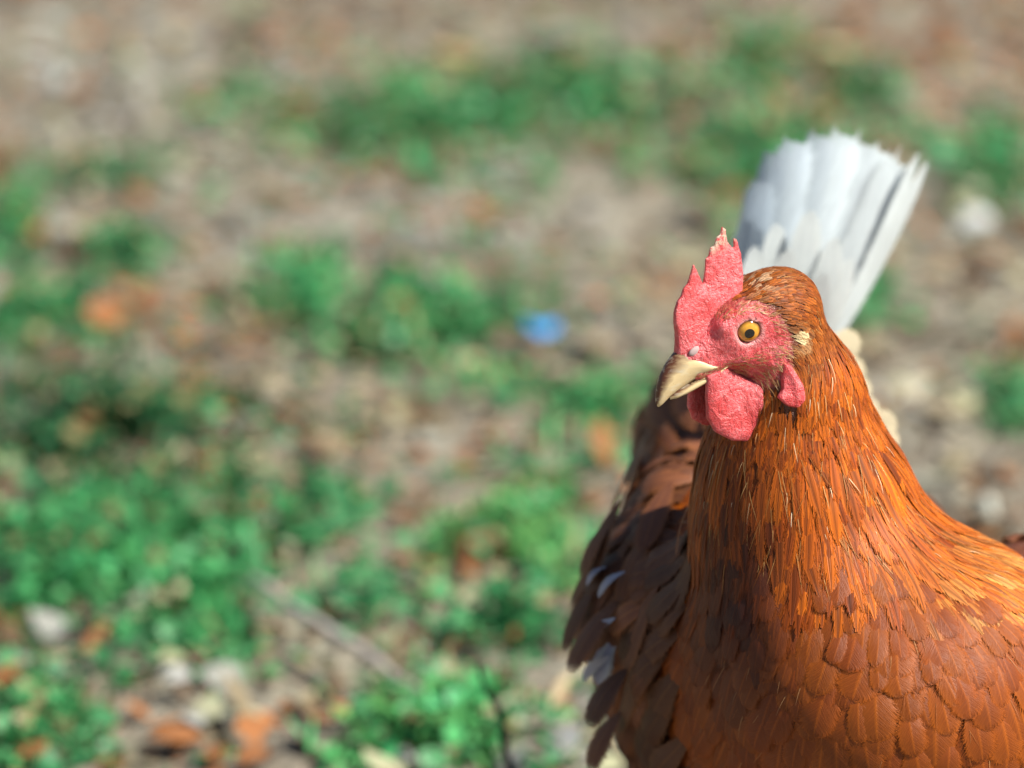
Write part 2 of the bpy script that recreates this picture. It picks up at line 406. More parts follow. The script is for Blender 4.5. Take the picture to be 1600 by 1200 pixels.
for s in (1, -1):
    o = blade('wattle', WAT, lambda P: np.full(P.shape[:-1], .2), s * .72,
              bend=lambda P, s=s: s * (.30 * np.clip((-P[..., 2] - 1.2) / 2, 0, 1.2) + .42 * np.clip(2.3 - P[..., 0], 0, 1.5) * np.clip((-P[..., 2] - 1.6) / 1.2, 0, 1) - .10 * np.clip(P[..., 0] - 2.3, 0, 2) ** 2), round_=.35)
LOBE = [(.36, -1.3), (.12, -1.65), (.02, -2.45), (.25, -3.0), (.6, -3.25), (1.0, -2.95), (1.2, -2.5), (.85, -2.3), (.6, -1.7)]
for s in (1, -1):
    blade('earlobe', LOBE, lambda P: np.full(P.shape[:-1], .26), s * 1.84,
          bend=lambda P, s=s: s * (.2 * np.exp(-(((P[..., 0] - .2) / .3) ** 2)) + .36 * (-P[..., 2] - 2.0)), round_=.35)

# ------------------------------------------------------------------ beak, nostril, eyes
def loft(name, st, mat, K=20, pw=2.4):
    """stations (x, top, bottom, half width); superellipse sections in head axes"""
    st = np.asarray(st, float); xs = np.linspace(0, len(st) - 1, 26); S = np.stack([np.interp(xs, range(len(st)), st[:, i]) for i in range(4)], 1)
    th = np.linspace(0, 2 * np.pi, K, endpoint=False); c, s = np.cos(th), np.sin(th)
    V = []; UV = []
    for j, (x, t, b, wd) in enumerate(S):
        cz, hz = (t + b) / 2, (t - b) / 2
        yy = wd * np.sign(c) * np.abs(c) ** (2 / pw); zz = np.where(s > 0, cz + hz * np.abs(s) ** (1.15), cz - hz * np.abs(s) ** .8)
        V.append(np.stack([np.full(K, x), yy, zz], 1)); UV.append(np.stack([np.full(K, j / 25), (s + 1) / 2], 1))
    V = np.concatenate(V); UV = np.concatenate(UV); n = len(S)
    i = np.arange(n * K).reshape(n, K)
    F = np.stack([i[:-1], np.roll(i[:-1], -1, 1), np.roll(i[1:], -1, 1), i[1:]], -1).reshape(-1, 4)
    return obj(name, mesh_np(name, hw(V) - BASE, F, mat, uv=UV), hen)
loft('upper_beak', [(2.35, -.6, -.76, .76), (2.8, -.35, -.80, .83), (3.15, .12, -.84, .75), (3.4, .38, -.87, .66), (3.8, .47, -.94, .54), (4.3, .24, -1.0, .43), (4.75, -.1, -1.08, .33), (5.1, -.55, -1.24, .2), (5.26, -.88, -1.27, .11), (5.31, -1.05, -1.22, .03)], M['beak'])
loft('lower_beak', [(1.9, -.68, -.8, .90), (2.6, -.76, -.96, .84), (3.2, -.78, -1.16, .69), (3.6, -.80, -1.22, .60), (4.1, -.86, -1.26, .47), (4.5, -.92, -1.26, .34), (4.75, -1.0, -1.2, .16)], M['beak'])
def uvsphere(c, r, n=24, m=16):
    th = np.linspace(0, np.pi, m + 1); ph = np.linspace(0, 2 * np.pi, n, endpoint=False)
    T, Pp = np.meshgrid(th, ph, indexing='ij')
    V = np.stack([np.sin(T) * np.cos(Pp), np.sin(T) * np.sin(Pp), np.cos(T)], -1).reshape(-1, 3) * np.asarray(r) + np.asarray(c)
    i = np.arange((m + 1) * n).reshape(m + 1, n)
    F = np.stack([i[:-1], i[1:], np.roll(i[1:], -1, 1), np.roll(i[:-1], -1, 1)], -1).reshape(-1, 4)
    return V, F
for s in (1, -1):
    V, F = uvsphere((3.2, s * .44, .34), (.30, .11, .18)); c = np.zeros((len(V), 4)); c[:] = (.46, .34, .33, 1)
    obj('nostril', mesh_np('nostril', hw(V) - BASE, F, M['stone'], col=c), hen)
    V, F = uvsphere((0, 0, 0), (.6, .6, .6), 48, 32)
    e = obj('eye', mesh_np('eye', V, F, M['eye']), hen, hw(EYE * (1, s, 1)) - BASE)
    e.rotation_mode = 'QUATERNION'; e.rotation_quaternion = Matrix(HM.tolist()).to_quaternion() @ Matrix.Rotation(-s * R(20), 3, 'Z').to_quaternion()

# ------------------------------------------------------------------ feathers
def prof(kind, s):
    s = np.clip(s, 0, 1)
    if kind == 'scale': return np.minimum(1, (s / .4) ** .7) * np.sqrt(np.clip(1 - (np.clip(s - .55, 0, 1) / .45) ** 2.4, .006, 1))
    if kind == 'hackle': return np.minimum(1, (s / .3) ** .6) * np.clip(1 - (np.clip(s - .35, 0, 1) / .72) ** 1.7, .04, 1)
    return np.minimum(1, (s / .25) ** .6) * np.sqrt(np.clip(1 - (np.clip(s - .86, 0, 1) / .16) ** 2, .05, 1))
def template(kind, N, sweep, fray, rg, inner=None):
    """feather blade: shaft, two inner webs and a fringe of barb ends; uv = (along, -1..1 across)"""
    if inner is None: inner = .70 if kind == 'scale' else .6
    sk = np.linspace(.03, 1., N + 1); p = prof(kind, sk)
    V = [(s, 0.) for s in sk]; UV = [(s, 0.) for s in sk]; F = []
    for sd_ in (1, -1):
        o = len(V)
        for s, q in zip(sk, p): V.append((s + sweep * inner * q * min(1, (1 - s) / .4), sd_ * inner * q)); UV.append((s, sd_ * inner))
        for k in range(N):
            a, b, c, d = k, k + 1, o + k + 1, o + k
            F += [(a, b, c), (a, c, d)] if sd_ > 0 else [(a, c, b), (a, d, c)]
        for k in range(N):
            j = rg.normal(); ln = 1 + fray * (rg.random() - .45) * .9
            q = .5 * (p[k] + p[k + 1]); t = len(V)
            tip = (.05 if kind == 'tail' else .03) * rg.random() * fray * (sk[k] > .75)
            V.append((.5 * (sk[k] + sk[k + 1]) + sweep * q * ln * min(1, (1 - sk[k]) / .4) + .006 * j + tip, sd_ * q * (inner + (1 - inner) * ln))); UV.append((.5 * (sk[k] + sk[k + 1]), sd_))
            F.append((o + k, o + k + 1, t) if sd_ > 0 else (o + k, t, o + k + 1))
    return np.array(V), np.array(F), np.array(UV)

SPINE = [hw((3, 0, .3)), hw((.8, 0, .8)), hw((-1.5, 0, 0)), hw((-2.2, 0, -2)), N0, N1, N2, N3, np.array([12.6, 162, 24.]), MID, RUMP, SAD, np.array([11., 181, 27.])]
SP = []; TG = []
for a, b in zip(SPINE[:-1], SPINE[1:]):
    n = max(2, int(np.linalg.norm(b - a) / .8)); t = np.linspace(0, 1, n, endpoint=False)[:, None]
    SP.append(a + (b - a) * t); TG.append(np.repeat(norm(b - a)[None], n, 0))
SP = np.concatenate(SP); TG = np.concatenate(TG)
def flow(p, n):
    d2 = ((p[:, None] - SP[None]) ** 2).sum(-1); dm = d2.min(1, keepdims=True)
    w_ = np.exp(-(d2 - dm) / (1.2 + .18 * dm)); t = (w_[..., None] * TG).sum(1) / w_.sum(1, keepdims=True)
    hd = np.clip((p[:, 2] - 30) / 5, 0, 1)[:, None]
    t = t + (1 - hd) * np.array([0, .08, -.55])
    sw = np.clip(1.2 - sd_wing(p) / 1.2, 0, 1)[:, None]; sw = sw * (p[:, 1:2] > 160)
    t = t * (1 - sw) + sw * np.where(p[:, :1] < 12, np.array([-.25, -.1, -1.]), np.array([.25, .5, -1.]))
    t = t - n * (t * n).sum(-1, keepdims=True)
    return norm(t)
def rachis(p, L, h0, h1, K=7, jit=.12, k=.9):
    """march along the plumage flow, rising from h0 to h1 above the skin"""
    m = len(p); pts = np.zeros((m, K, 3)); nr = np.zeros((m, K, 3)); c = p.copy(); g = grad(c); tw = rng.normal(0, jit, m)
    for i in range(K):
        s = i / (K - 1); d = sdf(c); h = h0 + (h1 - h0) * math.sin(.66 * math.pi * s)
        c = c + g * ((h - d) * k)[:, None]
        pts[:, i] = c; g = grad(c); nr[:, i] = g
        t = flow(c, g); b = np.cross(g, t); t = norm(t + b * tw[:, None])
        c = c + t * (L / (K - 1))[:, None]
    return pts, nr
def vane(pts, nr, W, tmpl, cup, lift=None):
    """(m,K,3) shafts -> vertices (m,V,3) of the template on each"""
    m, K, _ = pts.shape; tv = tmpl[0]
    x = tv[:, 0] * (K - 1); i = np.clip(np.floor(x), 0, K - 2).astype(int); fr = (x - i)[None, :, None]
    P = pts[:, i] * (1 - fr) + pts[:, i + 1] * fr
    tg = np.gradient(pts, axis=1); nrm = norm(nr - tg * (nr * tg).sum(-1, keepdims=True) / np.maximum((tg * tg).sum(-1, keepdims=True), 1e-9))
    n = norm(nrm[:, i] * (1 - np.clip(fr, 0, 1)) + nrm[:, i + 1] * np.clip(fr, 0, 1))
    b = norm(np.cross(n, tg[:, i]))
    ww = tv[:, 1][None, :, None] * W[:, None, None]
    Q = P + b * ww - n * (ww ** 2) * cup[:, None, None]
    return (Q, norm(n + b * np.sign(ww) * np.clip(np.abs(ww) * cup[:, None, None] * 2, 0, .5))) if lift else Q

# scatter points over the body by zone
tri = np.concatenate([bf[:, [0, 1, 2]], bf[:, [0, 2, 3]]]); A, B_, C_ = bv[tri[:, 0]], bv[tri[:, 1]], bv[tri[:, 2]]
area = .5 * np.linalg.norm(np.cross(B_ - A, C_ - A), axis=1)
def sample(n):
    t = rng.choice(len(tri), n, p=area / area.sum()); a, b = rng.random((2, n, 1)); fl = (a + b) > 1; a = np.where(fl, 1 - a, a); b = np.where(fl, 1 - b, b)
    return A[t] + (B_[t] - A[t]) * a + (C_[t] - A[t]) * b
def zone(p):
    q = hl(p); z = np.full(len(p), 4)                       # 4 body
    j = rng.normal(0, .35, len(p))
    dh = np.linalg.norm(q - (-.3, 0, 0), axis=1)
    axy = np.array([12.2, 160.6]); rel = norm(p[:, :2] - axy); fr = rel @ np.array([-.15, -.99])
    rad = np.linalg.norm(p[:, :2] - axy, axis=1)
    wing = ((sd_wing(p) < .5) & (p[:, 1] > 161)) | ((p[:, 0] < 7.3 + j + 1.9 * np.clip((25 - p[:, 2]) / 3, 0, 1)) & (p[:, 1] > 158.5 + .3 * np.clip(p[:, 2] - 23, 0, 9)) & (p[:, 2] > 9) & (p[:, 2] < 30))
    z[(p[:, 1] < 166)] = 3                                  # breast
    zc = 26.2 + 3.0 * np.clip((fr - .2) / .6, 0, 1) + .8 * j
    z[(p[:, 2] > zc) & (rad < 9) & (p[:, 1] < 165)] = 2   # hackle
    z[(p[:, 2] > zc - 1.7 - 1.2 * np.abs(j)) & (z == 3)] = 6      # narrow feathers between hackle and breast
    z[wing] = 5
    z[(p[:, 2] > 32.6 + j) & (p[:, 1] < 168)] = 1           # upper neck
    z[(dh + j * .6 < 3.1) & (p[:, 2] > 34)] = 0             # head
    z[p[:, 2] < 10.5] = 9
    bare = ((face_sd(p) < .05) & (dh < 5) & (p[:, 2] > 33.5)) | ((q[:, 0] > 2.15) & (dh < 6) & (q[:, 2] > -1.5))
    z[bare] = 9
    z[(poly_sd(q[:, [0, 2]], np.array(LOBE)) < -.1) & (dh < 5)] = 9
    return z
def darts(p, r, order=None):
    cell = {}; keep = []; r2 = r * r
    ij = np.floor(p / r).astype(int)
    for i in range(len(p)):
        a, b, c = ij[i]; ok = True
        for da in (-1, 0, 1):
            for db in (-1, 0, 1):
                for dc in (-1, 0, 1):
                    for q in cell.get((a + da, b + db, c + dc), ()):
                        if ((p[q] - p[i]) ** 2).sum() < r2: ok = False; break
                    if not ok: break
                if not ok: break
            if not ok: break
        if ok: cell.setdefault((a, b, c), []).append(i); keep.append(i)
    return np.array(keep, int)
cand = sample(190000); cz = zone(cand)
SPEC = {  # spacing, L, W(half), h0, h1, kind, barbs, sweep, fray, cup
    0: (.12, .52, .12, .0, .05, 'hackle', 5, .45, .6, .3),
    1: (.185, 1.35, .17, .0, .11, 'hackle', 9, .40, .7, .25),
    2: (.27, 3.2, .28, .0, .19, 'hackle', 20, .34, .8, .15),
    6: (.52, 2.6, .58, -.02, .20, 'scale', 40, .30, 1.1, .2),
    3: (.80, 2.6, .92, -.05, .20, 'scale', 60, .20, .8, .17),
    4: (1.25, 3.6, 1.25, -.05, .40, 'scale', 30, .20, .8, .2),
    5: (1.1, 4.0, 1.0, -.05, .60, 'scale', 44, .26, 1.2, .2)}
CRUST = np.array([.80, .62, .36])
def lerp(a, b, t): return np.asarray(a) + (np.asarray(b) - np.asarray(a)) * t
def colour(p, z, m):
    u = rng.random((m, 1)); v = rng.random((m, 1))
    c = lerp((.26, .047, .003), (.48, .108, .005), u) * (.72 + .56 * v)
    e = np.full((m, 1), .5)
    if z == 0: c = lerp((.20, .042, .004), (.36, .095, .012), u) * (.75 + .5 * v)
    if z in (3, 6): c = lerp((.25, .052, .005), (.33, .080, .006), u) * (.9 + .2 * v); e[:] = .8
    if z in (4, 5): c = lerp((.095, .036, .015), (.24, .088, .034), u) * (.65 + .7 * v); e[:] = .9
    # cream lacing on the left shoulder, pale fluff by the tail
    sh = np.exp(-(((p - np.array([18.0, 160, 26.8])) / np.array([3.2, 6, 2.6])) ** 2).sum(1, keepdims=True)) if z == 2 else 0
    c = lerp(c, (.66, .36, .10), np.clip(sh * rng.random((m, 1)) ** 1.6, 0, .75)); e = np.clip(e + sh, 0, 1)
    if z in (1, 2, 6, 3):      # damp dark throat plumage, with the shadow down the neck front painted in
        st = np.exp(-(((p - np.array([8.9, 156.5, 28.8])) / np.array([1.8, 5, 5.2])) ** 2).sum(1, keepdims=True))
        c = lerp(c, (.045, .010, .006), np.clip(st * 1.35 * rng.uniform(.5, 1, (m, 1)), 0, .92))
    if z == 0:
        q = hl(p); cr = np.exp(-(((q - np.array([-.1, .3, 1.7])) / np.array([.7, .9, .5])) ** 2).sum(1, keepdims=True))
        c = lerp(c, (.62, .42, .25), np.clip(cr * .9 * (rng.random((m, 1)) < .4), 0, 1))
        cr = np.exp(-(((q - np.array([-.42, 1.4, -.55])) / np.array([.30, .8, .34])) ** 2).sum(1, keepdims=True))
        c = lerp(c, (.78, .62, .34), np.clip(cr * 1.8 * rng.uniform(.4, 1, (m, 1)), 0, 1))
    tl = 1 / (1 + np.exp(-(p[:, 1:2] - 176.2 + (p[:, 2:3] - 24) * -.35 + .8 * (p[:, :1] - 11)) * 1.6)) * (p[:, :1] > 10) if z == 4 else 0
    c = lerp(c, (.80, .70, .50), tl)
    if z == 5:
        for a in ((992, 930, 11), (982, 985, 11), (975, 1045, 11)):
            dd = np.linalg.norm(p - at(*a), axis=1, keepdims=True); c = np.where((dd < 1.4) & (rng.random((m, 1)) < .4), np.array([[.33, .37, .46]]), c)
    return np.concatenate([c, e], 1)

vis = []            # individually built feathers: (screen size, zone, verts, faces, uv, col, base)
MASS = {k: {'V': [], 'F': [], 'UV': [], 'C': [], 'N': [], 'off': 0} for k in ('neck_plumage', 'body_plumage')}
def add_mass(P, tv, tf, col, z, N=None):
    mass = MASS['neck_plumage' if z < 3 else 'body_plumage']; off = mass['off']
    mass['N'].append(N.reshape(-1, 3))
    m, n, _ = P.shape
    mass['V'].append(P.reshape(-1, 3)); mass['UV'].append(np.tile(tv, (m, 1))); mass['C'].append(np.repeat(col, n, 0))
    mass['F'].append((tf[None] + (np.arange(m) * n)[:, None, None] + off).reshape(-1, 3)); mass['off'] += m * n
for z, (spc, L, W, h0, h1, kind, nb, sweep, fray, cup) in SPEC.items():
    p = cand[cz == z]; p = p[darts(p, spc)]
    m = len(p); f = rng.normal(1, .14, m).clip(.65, 1.4)
    LL, WW = L * f, W * f * rng.normal(1, .1, m).clip(.7, 1.3)
    if z == 2: LL *= .75 + .5 * rng.random(m)
    if z == 0: LL *= np.clip(.6 + np.linalg.norm(hl(p) - (1, 0, .3), axis=1) / 4, .6, 1.4)
    hh1 = h1 * (.7 + .6 * rng.random(m))
    pts, nr = rachis(p, LL, np.full(m, h0), hh1, jit=.10 if z > 2 else .09)
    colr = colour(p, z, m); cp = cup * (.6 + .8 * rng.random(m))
    # which ones face the camera and show
    fc = ((CAM - pts[:, 3]) * nr[:, 3]).sum(-1) > 0
    dd = (pts[:, 3] - CAM); D = dd @ VV; px = 800 + FP * dd[:, 0] / D; py = 600 - FP * (dd @ VU) / D
    inf = (px > 0) & (px < 1610) & (py > 0) & (py < 1220)
    score = np.where(fc & inf & (z in (3, 5, 6)), WW * LL / D, 0) - np.where((z == 5) & (px > 1100), 1, 0)
    tm = [template(kind, nb, sweep, fray, rng) for _ in range(5)]; pick = rng.integers(0, 5, m)
    for t in range(5):
        s = np.where(pick == t)[0]
        if not len(s): continue
        P, Nn = vane(pts[s], nr[s], WW[s], tm[t], cp[s], True)
        for j, i in enumerate(s):
            if score[i] > 0: vis.append((score[i], z, P[j], tm[t][1], tm[t][2], colr[i], p[i], Nn[j]))
        s2 = score[s] <= 0
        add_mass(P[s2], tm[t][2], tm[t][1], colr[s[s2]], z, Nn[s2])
    print('zone', z, m, 'single', int((score > 0).sum()))
vis.sort(key=lambda a: -a[0])
for k, (s_, z, P, tf, tv, c, base, Nv) in enumerate(vis):
    if k < 290:
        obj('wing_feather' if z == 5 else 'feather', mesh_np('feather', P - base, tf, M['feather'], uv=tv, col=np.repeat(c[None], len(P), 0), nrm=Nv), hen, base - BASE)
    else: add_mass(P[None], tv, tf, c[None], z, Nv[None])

# long loose wing quills at the drooping wing tip, and filament strands
def strands(p, L, W, h0, h1, col, jit, z=0):
    tv = np.array([(0, -1), (0, 1), (.3, -1), (.3, 1), (.6, -.8), (.6, .8), (.85, -.5), (.85, .5), (1, 0)], float)
    tf = np.array([(0, 2, 1), (1, 2, 3), (2, 4, 3), (3, 4, 5), (4, 6, 5), (5, 6, 7), (6, 8, 7)])
    pts, nr = rachis(p, L, h0, h1, jit=jit); P, Nn = vane(pts, nr, W, (tv, tf), np.zeros(len(p)), True)
    add_mass(P, tv * (1, 0) + (0, .3), tf, col, z, Nn)
for z, n, L, W in ((0, 300, .45, .009), (1, 350, 1.0, .010), (2, 700, 2.0, .015), (3, 260, 1.2, .010)):
    p = cand[cz == z]; p = p[rng.permutation(len(p))[:n]]; m = len(p)
    c = np.concatenate([lerp((.36, .10, .012), (.66, .38, .14), rng.random((m, 1)) ** 2), np.zeros((m, 1))], 1)
    strands(p, L * (.6 + .8 * rng.random(m)), np.full(m, W), SPEC[z][4] * (.5 + .3 * rng.random(m)), SPEC[z][4] * (.95 + .35 * rng.random(m)), c, .22, z)
# pale filaments whose colour paints in the glints on the neck
p = cand[np.isin(cz, (1, 2))]; p = p[rng.permutation(len(p))[:230]]; m = len(p)
strands(p, .35 + .8 * rng.random(m), .008 + .009 * rng.random(m), .12 + .05 * rng.random(m), .20 + .07 * rng.random(m), np.concatenate([lerp((.62, .34, .12), (.90, .74, .52), rng.random((m, 1)) ** 1.5), np.zeros((m, 1))], 1), .18, 2)
# short bristles on the bare cheek
p = cand[(face_sd(cand) < 0) & (np.linalg.norm(cand - H0, axis=1) < 4)]; q = hl(p)
p = p[(q[:, 2] < -.55) | (q[:, 0] < 0.25) | (face_sd(p) > -.3)]; p = p[rng.permutation(len(p))[:800]]; m = len(p)
strands(p, .22 + .2 * rng.random(m), np.full(m, .012), np.zeros(m), .05 + .08 * rng.random(m), np.concatenate([lerp((.5, .2, .05), (.8, .55, .3), rng.random((m, 1))), np.zeros((m, 1))], 1), .3)

for nm, q in MASS.items():
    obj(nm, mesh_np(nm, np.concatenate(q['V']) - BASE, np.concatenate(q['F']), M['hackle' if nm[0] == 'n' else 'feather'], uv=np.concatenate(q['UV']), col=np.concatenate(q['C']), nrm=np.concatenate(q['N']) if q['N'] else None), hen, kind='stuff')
    print(nm, sum(len(a) for a in q['F']), time.time() - T0)

# tail: individual white feathers, fanned
def quill(name, a, b, width, n_dir, bow=.6, cup=.06, colr=(.80, .84, .86, .4), N=110, mat='white', kind='tail', sweep=.10, fray=.22, side=0.):
    a, b = np.asarray(a, float), np.asarray(b, float); K = 9; t = np.linspace(0, 1, K)[:, None]
    d = norm(b - a); n = np.asarray(n_dir, float); n = norm(n - d * (n @ d)); sdv = np.cross(n, d)
    pts = a + (b - a) * t + n * bow * np.sin(t * np.pi) + sdv * side * np.sin(t * np.pi)
    tm = template(kind, N, sweep, fray, rng, .75)
    P = vane(pts[None], np.repeat(n[None, None], K, 1), np.array([width]), tm, np.array([cup]))[0]
    return obj(name, mesh_np(name, P - a, tm[1], M[mat], uv=tm[2], col=np.repeat(np.array([colr]), len(P), 0)), hen, a - BASE)
TB = np.array([10.7, 177.4, 26.2])
tips = [(1168, 345, 25, .75), (1190, 285, 26, .95), (1212, 240, 26.5, 1.0), (1245, 222, 27, 1.05), (1285, 213, 27.5, 1.05), (1322, 212, 28, 1.05), (1352, 226, 28.5, 1.0), (1384, 240, 28.6, 1.1), (1402, 254, 28.2, 1.0), (1434, 243, 27.8, .62)]
nd = len(tips)
for row in (1, 0):
    for i, (px, py, d, wd) in enumerate(tips):
        u = i / (nd - 1) - .5
        if row: px, py, d = px + 14, py + 12 + 5 * (i % 3), d + 1.1
        quill('tail_feather', TB + np.array([u * 1.7, .35 * (i % 2) + .8 * row, .2 - abs(u) * .8]), at(px, py, d - 5), wd, (-.30 + u * 1.1 + .25 * (i % 2) + (.9 if i == nd - 1 else 0), -.85, .35), bow=.5, side=-.25 * u,
              kind='scale' if i == nd - 1 else 'tail', colr=tuple(np.array(lerp((.62, .72, .80), (.68, .74, .74), i / nd)) * (.88, 1.05)[i % 2] * rng.uniform(.92, 1.05)) + (.4,), cup=.25, fray=1.0)
for i, (px, py, d, wd) in enumerate([(1180, 385, 22.5, .8), (1215, 350, 22.5, .9), (1268, 330, 22, 1.0), (1306, 372, 22, .85), (1235, 390, 21, .9), (1290, 430, 20.5, .9), (1330, 405, 23, .75)]):
    quill('tail_covert', TB + np.array([(i % 4 - 1.5) * .7, -1.6, -.3]), at(px, py, d - 4.5), wd, (.1, -.85, .45), bow=.9, colr=(.66, .71, .70, .4), N=60, kind='scale', fray=.35)
for x0, y0, x1, y1, d in [(1285, 600, 1332, 515, 19), (1290, 640, 1342, 560, 18.5), (1300, 660, 1352, 590, 18), (1310, 680, 1368, 625, 17.5), (1320, 700, 1398, 650, 17), (1330, 720, 1402, 676, 16.5)]:
    quill('tail_covert', at(x0, y0, d), at(x1, y1, d - .5), .8, (.35, -.75, .5), bow=.4, colr=(.62, .54, .36, .5), N=50, kind='scale', fray=.9)
# drooping quills over the wing and past its edge
def surf(px, py, fall):
    """first point of the body on the sight line through a pixel"""
    o = at(px, py, -25); d = norm(o - CAM); t = 0.
    for _ in range(60):
        v = float(sdf((o + d * t)[None])[0]); t += v * .8
        if v < .02: return o + d * t
        if t > 70: break
    return at(px, py, fall)
for x0, y0, x1, y1, wd, cc in [(985, 790, 938, 930, .8, 0), (965, 870, 915, 965, .7, 0), (1000, 850, 936, 990, .9, 0), (985, 940, 912, 1058, .95, 0), (1000, 1040, 945, 1130, 1.0, 0), (990, 1100, 945, 1190, .9, 0), (1020, 710, 975, 830, .8, 0), (1040, 665, 1005, 765, .8, 0), (950, 920, 903, 1030, .7, 0), (975, 820, 926, 920, .7, 0),
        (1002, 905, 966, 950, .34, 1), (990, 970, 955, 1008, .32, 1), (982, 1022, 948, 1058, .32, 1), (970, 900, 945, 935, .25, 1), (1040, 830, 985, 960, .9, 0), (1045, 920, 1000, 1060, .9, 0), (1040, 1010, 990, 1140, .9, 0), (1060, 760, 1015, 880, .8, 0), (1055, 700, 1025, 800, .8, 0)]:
    a = surf(x0, y0, 12); n = grad(a[None])[0]; a = a + n * (.55 + .25 * cc); b = surf(x1, y1, (a - CAM) @ VV - 166.5); b = b + n * (.8 + .3 * cc)
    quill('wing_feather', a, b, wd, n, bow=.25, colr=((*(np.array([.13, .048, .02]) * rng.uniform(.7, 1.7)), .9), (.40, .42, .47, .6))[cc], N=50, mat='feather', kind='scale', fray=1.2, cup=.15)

# legs and feet (below the frame)
def tube(pts, rad, K=10):
    pts = np.asarray(pts, float); tg = norm(np.gradient(pts, axis=0)); ref = np.array([.3, .9, .2]); V = []
    for p, t, r in zip(pts, tg, rad):
        a = norm(np.cross(t, ref)); b = np.cross(t, a); th = np.linspace(0, 2 * np.pi, K, endpoint=False)[:, None]
        V.append(p + r * (np.cos(th) * a + np.sin(th) * b))
    n = len(pts); i = np.arange(n * K).reshape(n, K)
    F = np.stack([i[:-1], np.roll(i[:-1], -1, 1), np.roll(i[1:], -1, 1), i[1:]], -1).reshape(-1, 4)
    return np.concatenate(V), F
def join(parts):
    V = []; F = []; o = 0
    for v, f in parts: V.append(v); F.append(f + o); o += len(v)
    return np.concatenate(V), np.concatenate(F)
for sx in (-1, 1):
    x = 13.2 + sx * 4.3; parts = [tube([(x, 165.2, 10), (x, 165.0, 7), (x, 164.2, 4), (x, 163.6, 1.2), (x, 163.4, .5)], [.9, .7, .62, .7, .5])]
    for a in (-35, 0, 35, 180):
        L = 5 if a != 180 else 2.2; dx, dy = math.sin(R(a)), -math.cos(R(a))
        parts.append(tube([(x, 163.6, 1.1), (x + dx * L * .4, 163.6 + dy * L * .4, .85), (x + dx * L * .8, 163.6 + dy * L * .8, .6), (x + dx * L, 163.6 + dy * L, .35), (x + dx * L * 1.18, 163.6 + dy * L * 1.18, .15)], [.5, .45, .38, .28, .04], 8))
    V, F = join(parts); c = np.zeros((len(V), 4)); c[:] = (.62, .44, .16, 1)
    obj('leg', mesh_np('leg', V - BASE, F, M['leg'], col=c), hen)
print('hen', time.time() - T0)

# ------------------------------------------------------------------ ground cover
def leaf_template(n=5, width=.42, serr=.0):
    s = np.linspace(0, 1, n + 1); wv = np.sin(np.pi * np.clip(s, .02, .985) ** .8) * width
    V = [(t, 0.) for t in s] + [(t, a) for t, a in zip(s, wv)] + [(t, -a) for t, a in zip(s, wv)]
    F = []
    for k in range(n):
        F += [(k, k + 1, n + 2 + k), (k, n + 2 + k, n + 1 + k), (k, 2 * n + 3 + k, k + 1), (k, 2 * n + 2 + k, 2 * n + 3 + k)]
    return np.array(V), np.array(F)
LT = leaf_template()
def leaves(p, L, ang, tilt, roll, curl, width=1., tmpl=LT):
    """leaf blades at p: (m,V,3)"""
    tv, tf = tmpl; m = len(p); s = tv[None, :, 0] * L[:, None]; w_ = tv[None, :, 1] * L[:, None] * width
    x = s; y = w_; z = curl[:, None] * (s * (L[:, None] - s)) / L[:, None] + np.abs(w_) * curl[:, None] * .6
    cr, sr = np.cos(roll)[:, None], np.sin(roll)[:, None]; y, z = y * cr - z * sr, y * sr + z * cr
    ct, st = np.cos(tilt)[:, None], np.sin(tilt)[:, None]; x, z = x * ct - z * st, x * st + z * ct
    ca, sa = np.cos(ang)[:, None], np.sin(ang)[:, None]; x, y = x * ca - y * sa, x * sa + y * ca
    return np.stack([x, y, z], -1) + p[:, None]
def flat(P, tf):
    m, n, _ = P.shape
    return P.reshape(-1, 3), (tf[None] + (np.arange(m) * n)[:, None, None]).reshape(-1, 3)
PALETTE = {'tan': (.42, .335, .205), 'beige': (.46, .425, .32), 'rust': (.33, .135, .05), 'brown': (.17, .105, .06), 'straw': (.52, .43, .24), 'grey': (.38, .385, .34)}
# where the photograph's litter leans to one colour: (px, py, rx, ry, kind, weight)
TINT = [(200, 1160, 190, 60, 'rust', 3), (270, 500, 110, 80, 'rust', 3), (20, 130, 40, 60, 'rust', 4), (1450, 70, 220, 100, 'rust', 5), (1060, 190, 70, 60, 'rust', 3), (430, 1150, 60, 30, 'rust', 4),
        (200, 100, 200, 120, 'grey', 3.5), (350, 220, 170, 60, 'beige', 4), (600, 340, 330, 60, 'grey', 4), (820, 280, 130, 50, 'beige', 3), (700, 620, 220, 60, 'tan', 2), (540, 600, 140, 50, 'straw', 2), (440, 240, 60, 40, 'rust', 3),
        (1480, 640, 130, 160, 'beige', 2), (1450, 500, 120, 50, 'tan', 2), (520, 960, 150, 120, 'tan', 3), (600, 700, 250, 60, 'rust', 1.2), (380, 1040, 120, 40, 'straw', 3), (900, 1140, 120, 60, 'beige', 4), (770, 210, 110, 20, 'rust', 4)]
def pixel(p):
    q = p - CAM; D = q @ VV; return 800 + FP * q[:, 0] / D, 600 - FP * (q @ VU) / D
def pick_kind(p):
    px, py = pixel(p); names = list(PALETTE); W_ = np.tile(np.array([1.5, .75, 2.0, 1.4, .3, .4]), (len(p), 1))
    for x, y, rx, ry, kd, wt in TINT:
        W_[:, names.index(kd)] += wt * 2 * np.exp(-((px - x) / rx) ** 2 - ((py - y) / ry) ** 2)
    W_ /= W_.sum(1, keepdims=True); r = rng.random((len(p), 1)); return (r > W_.cumsum(1)).sum(1).clip(0, 5), names
def scatter(n, x0, x1, y0, y1):
    p = np.stack([rng.uniform(x0, x1, n), rng.uniform(y0, y1, n), np.zeros(n)], 1); p[:, 2] = height(p[:, 0], p[:, 1]) * .9 + rng.uniform(.05, 1.1, n); return p
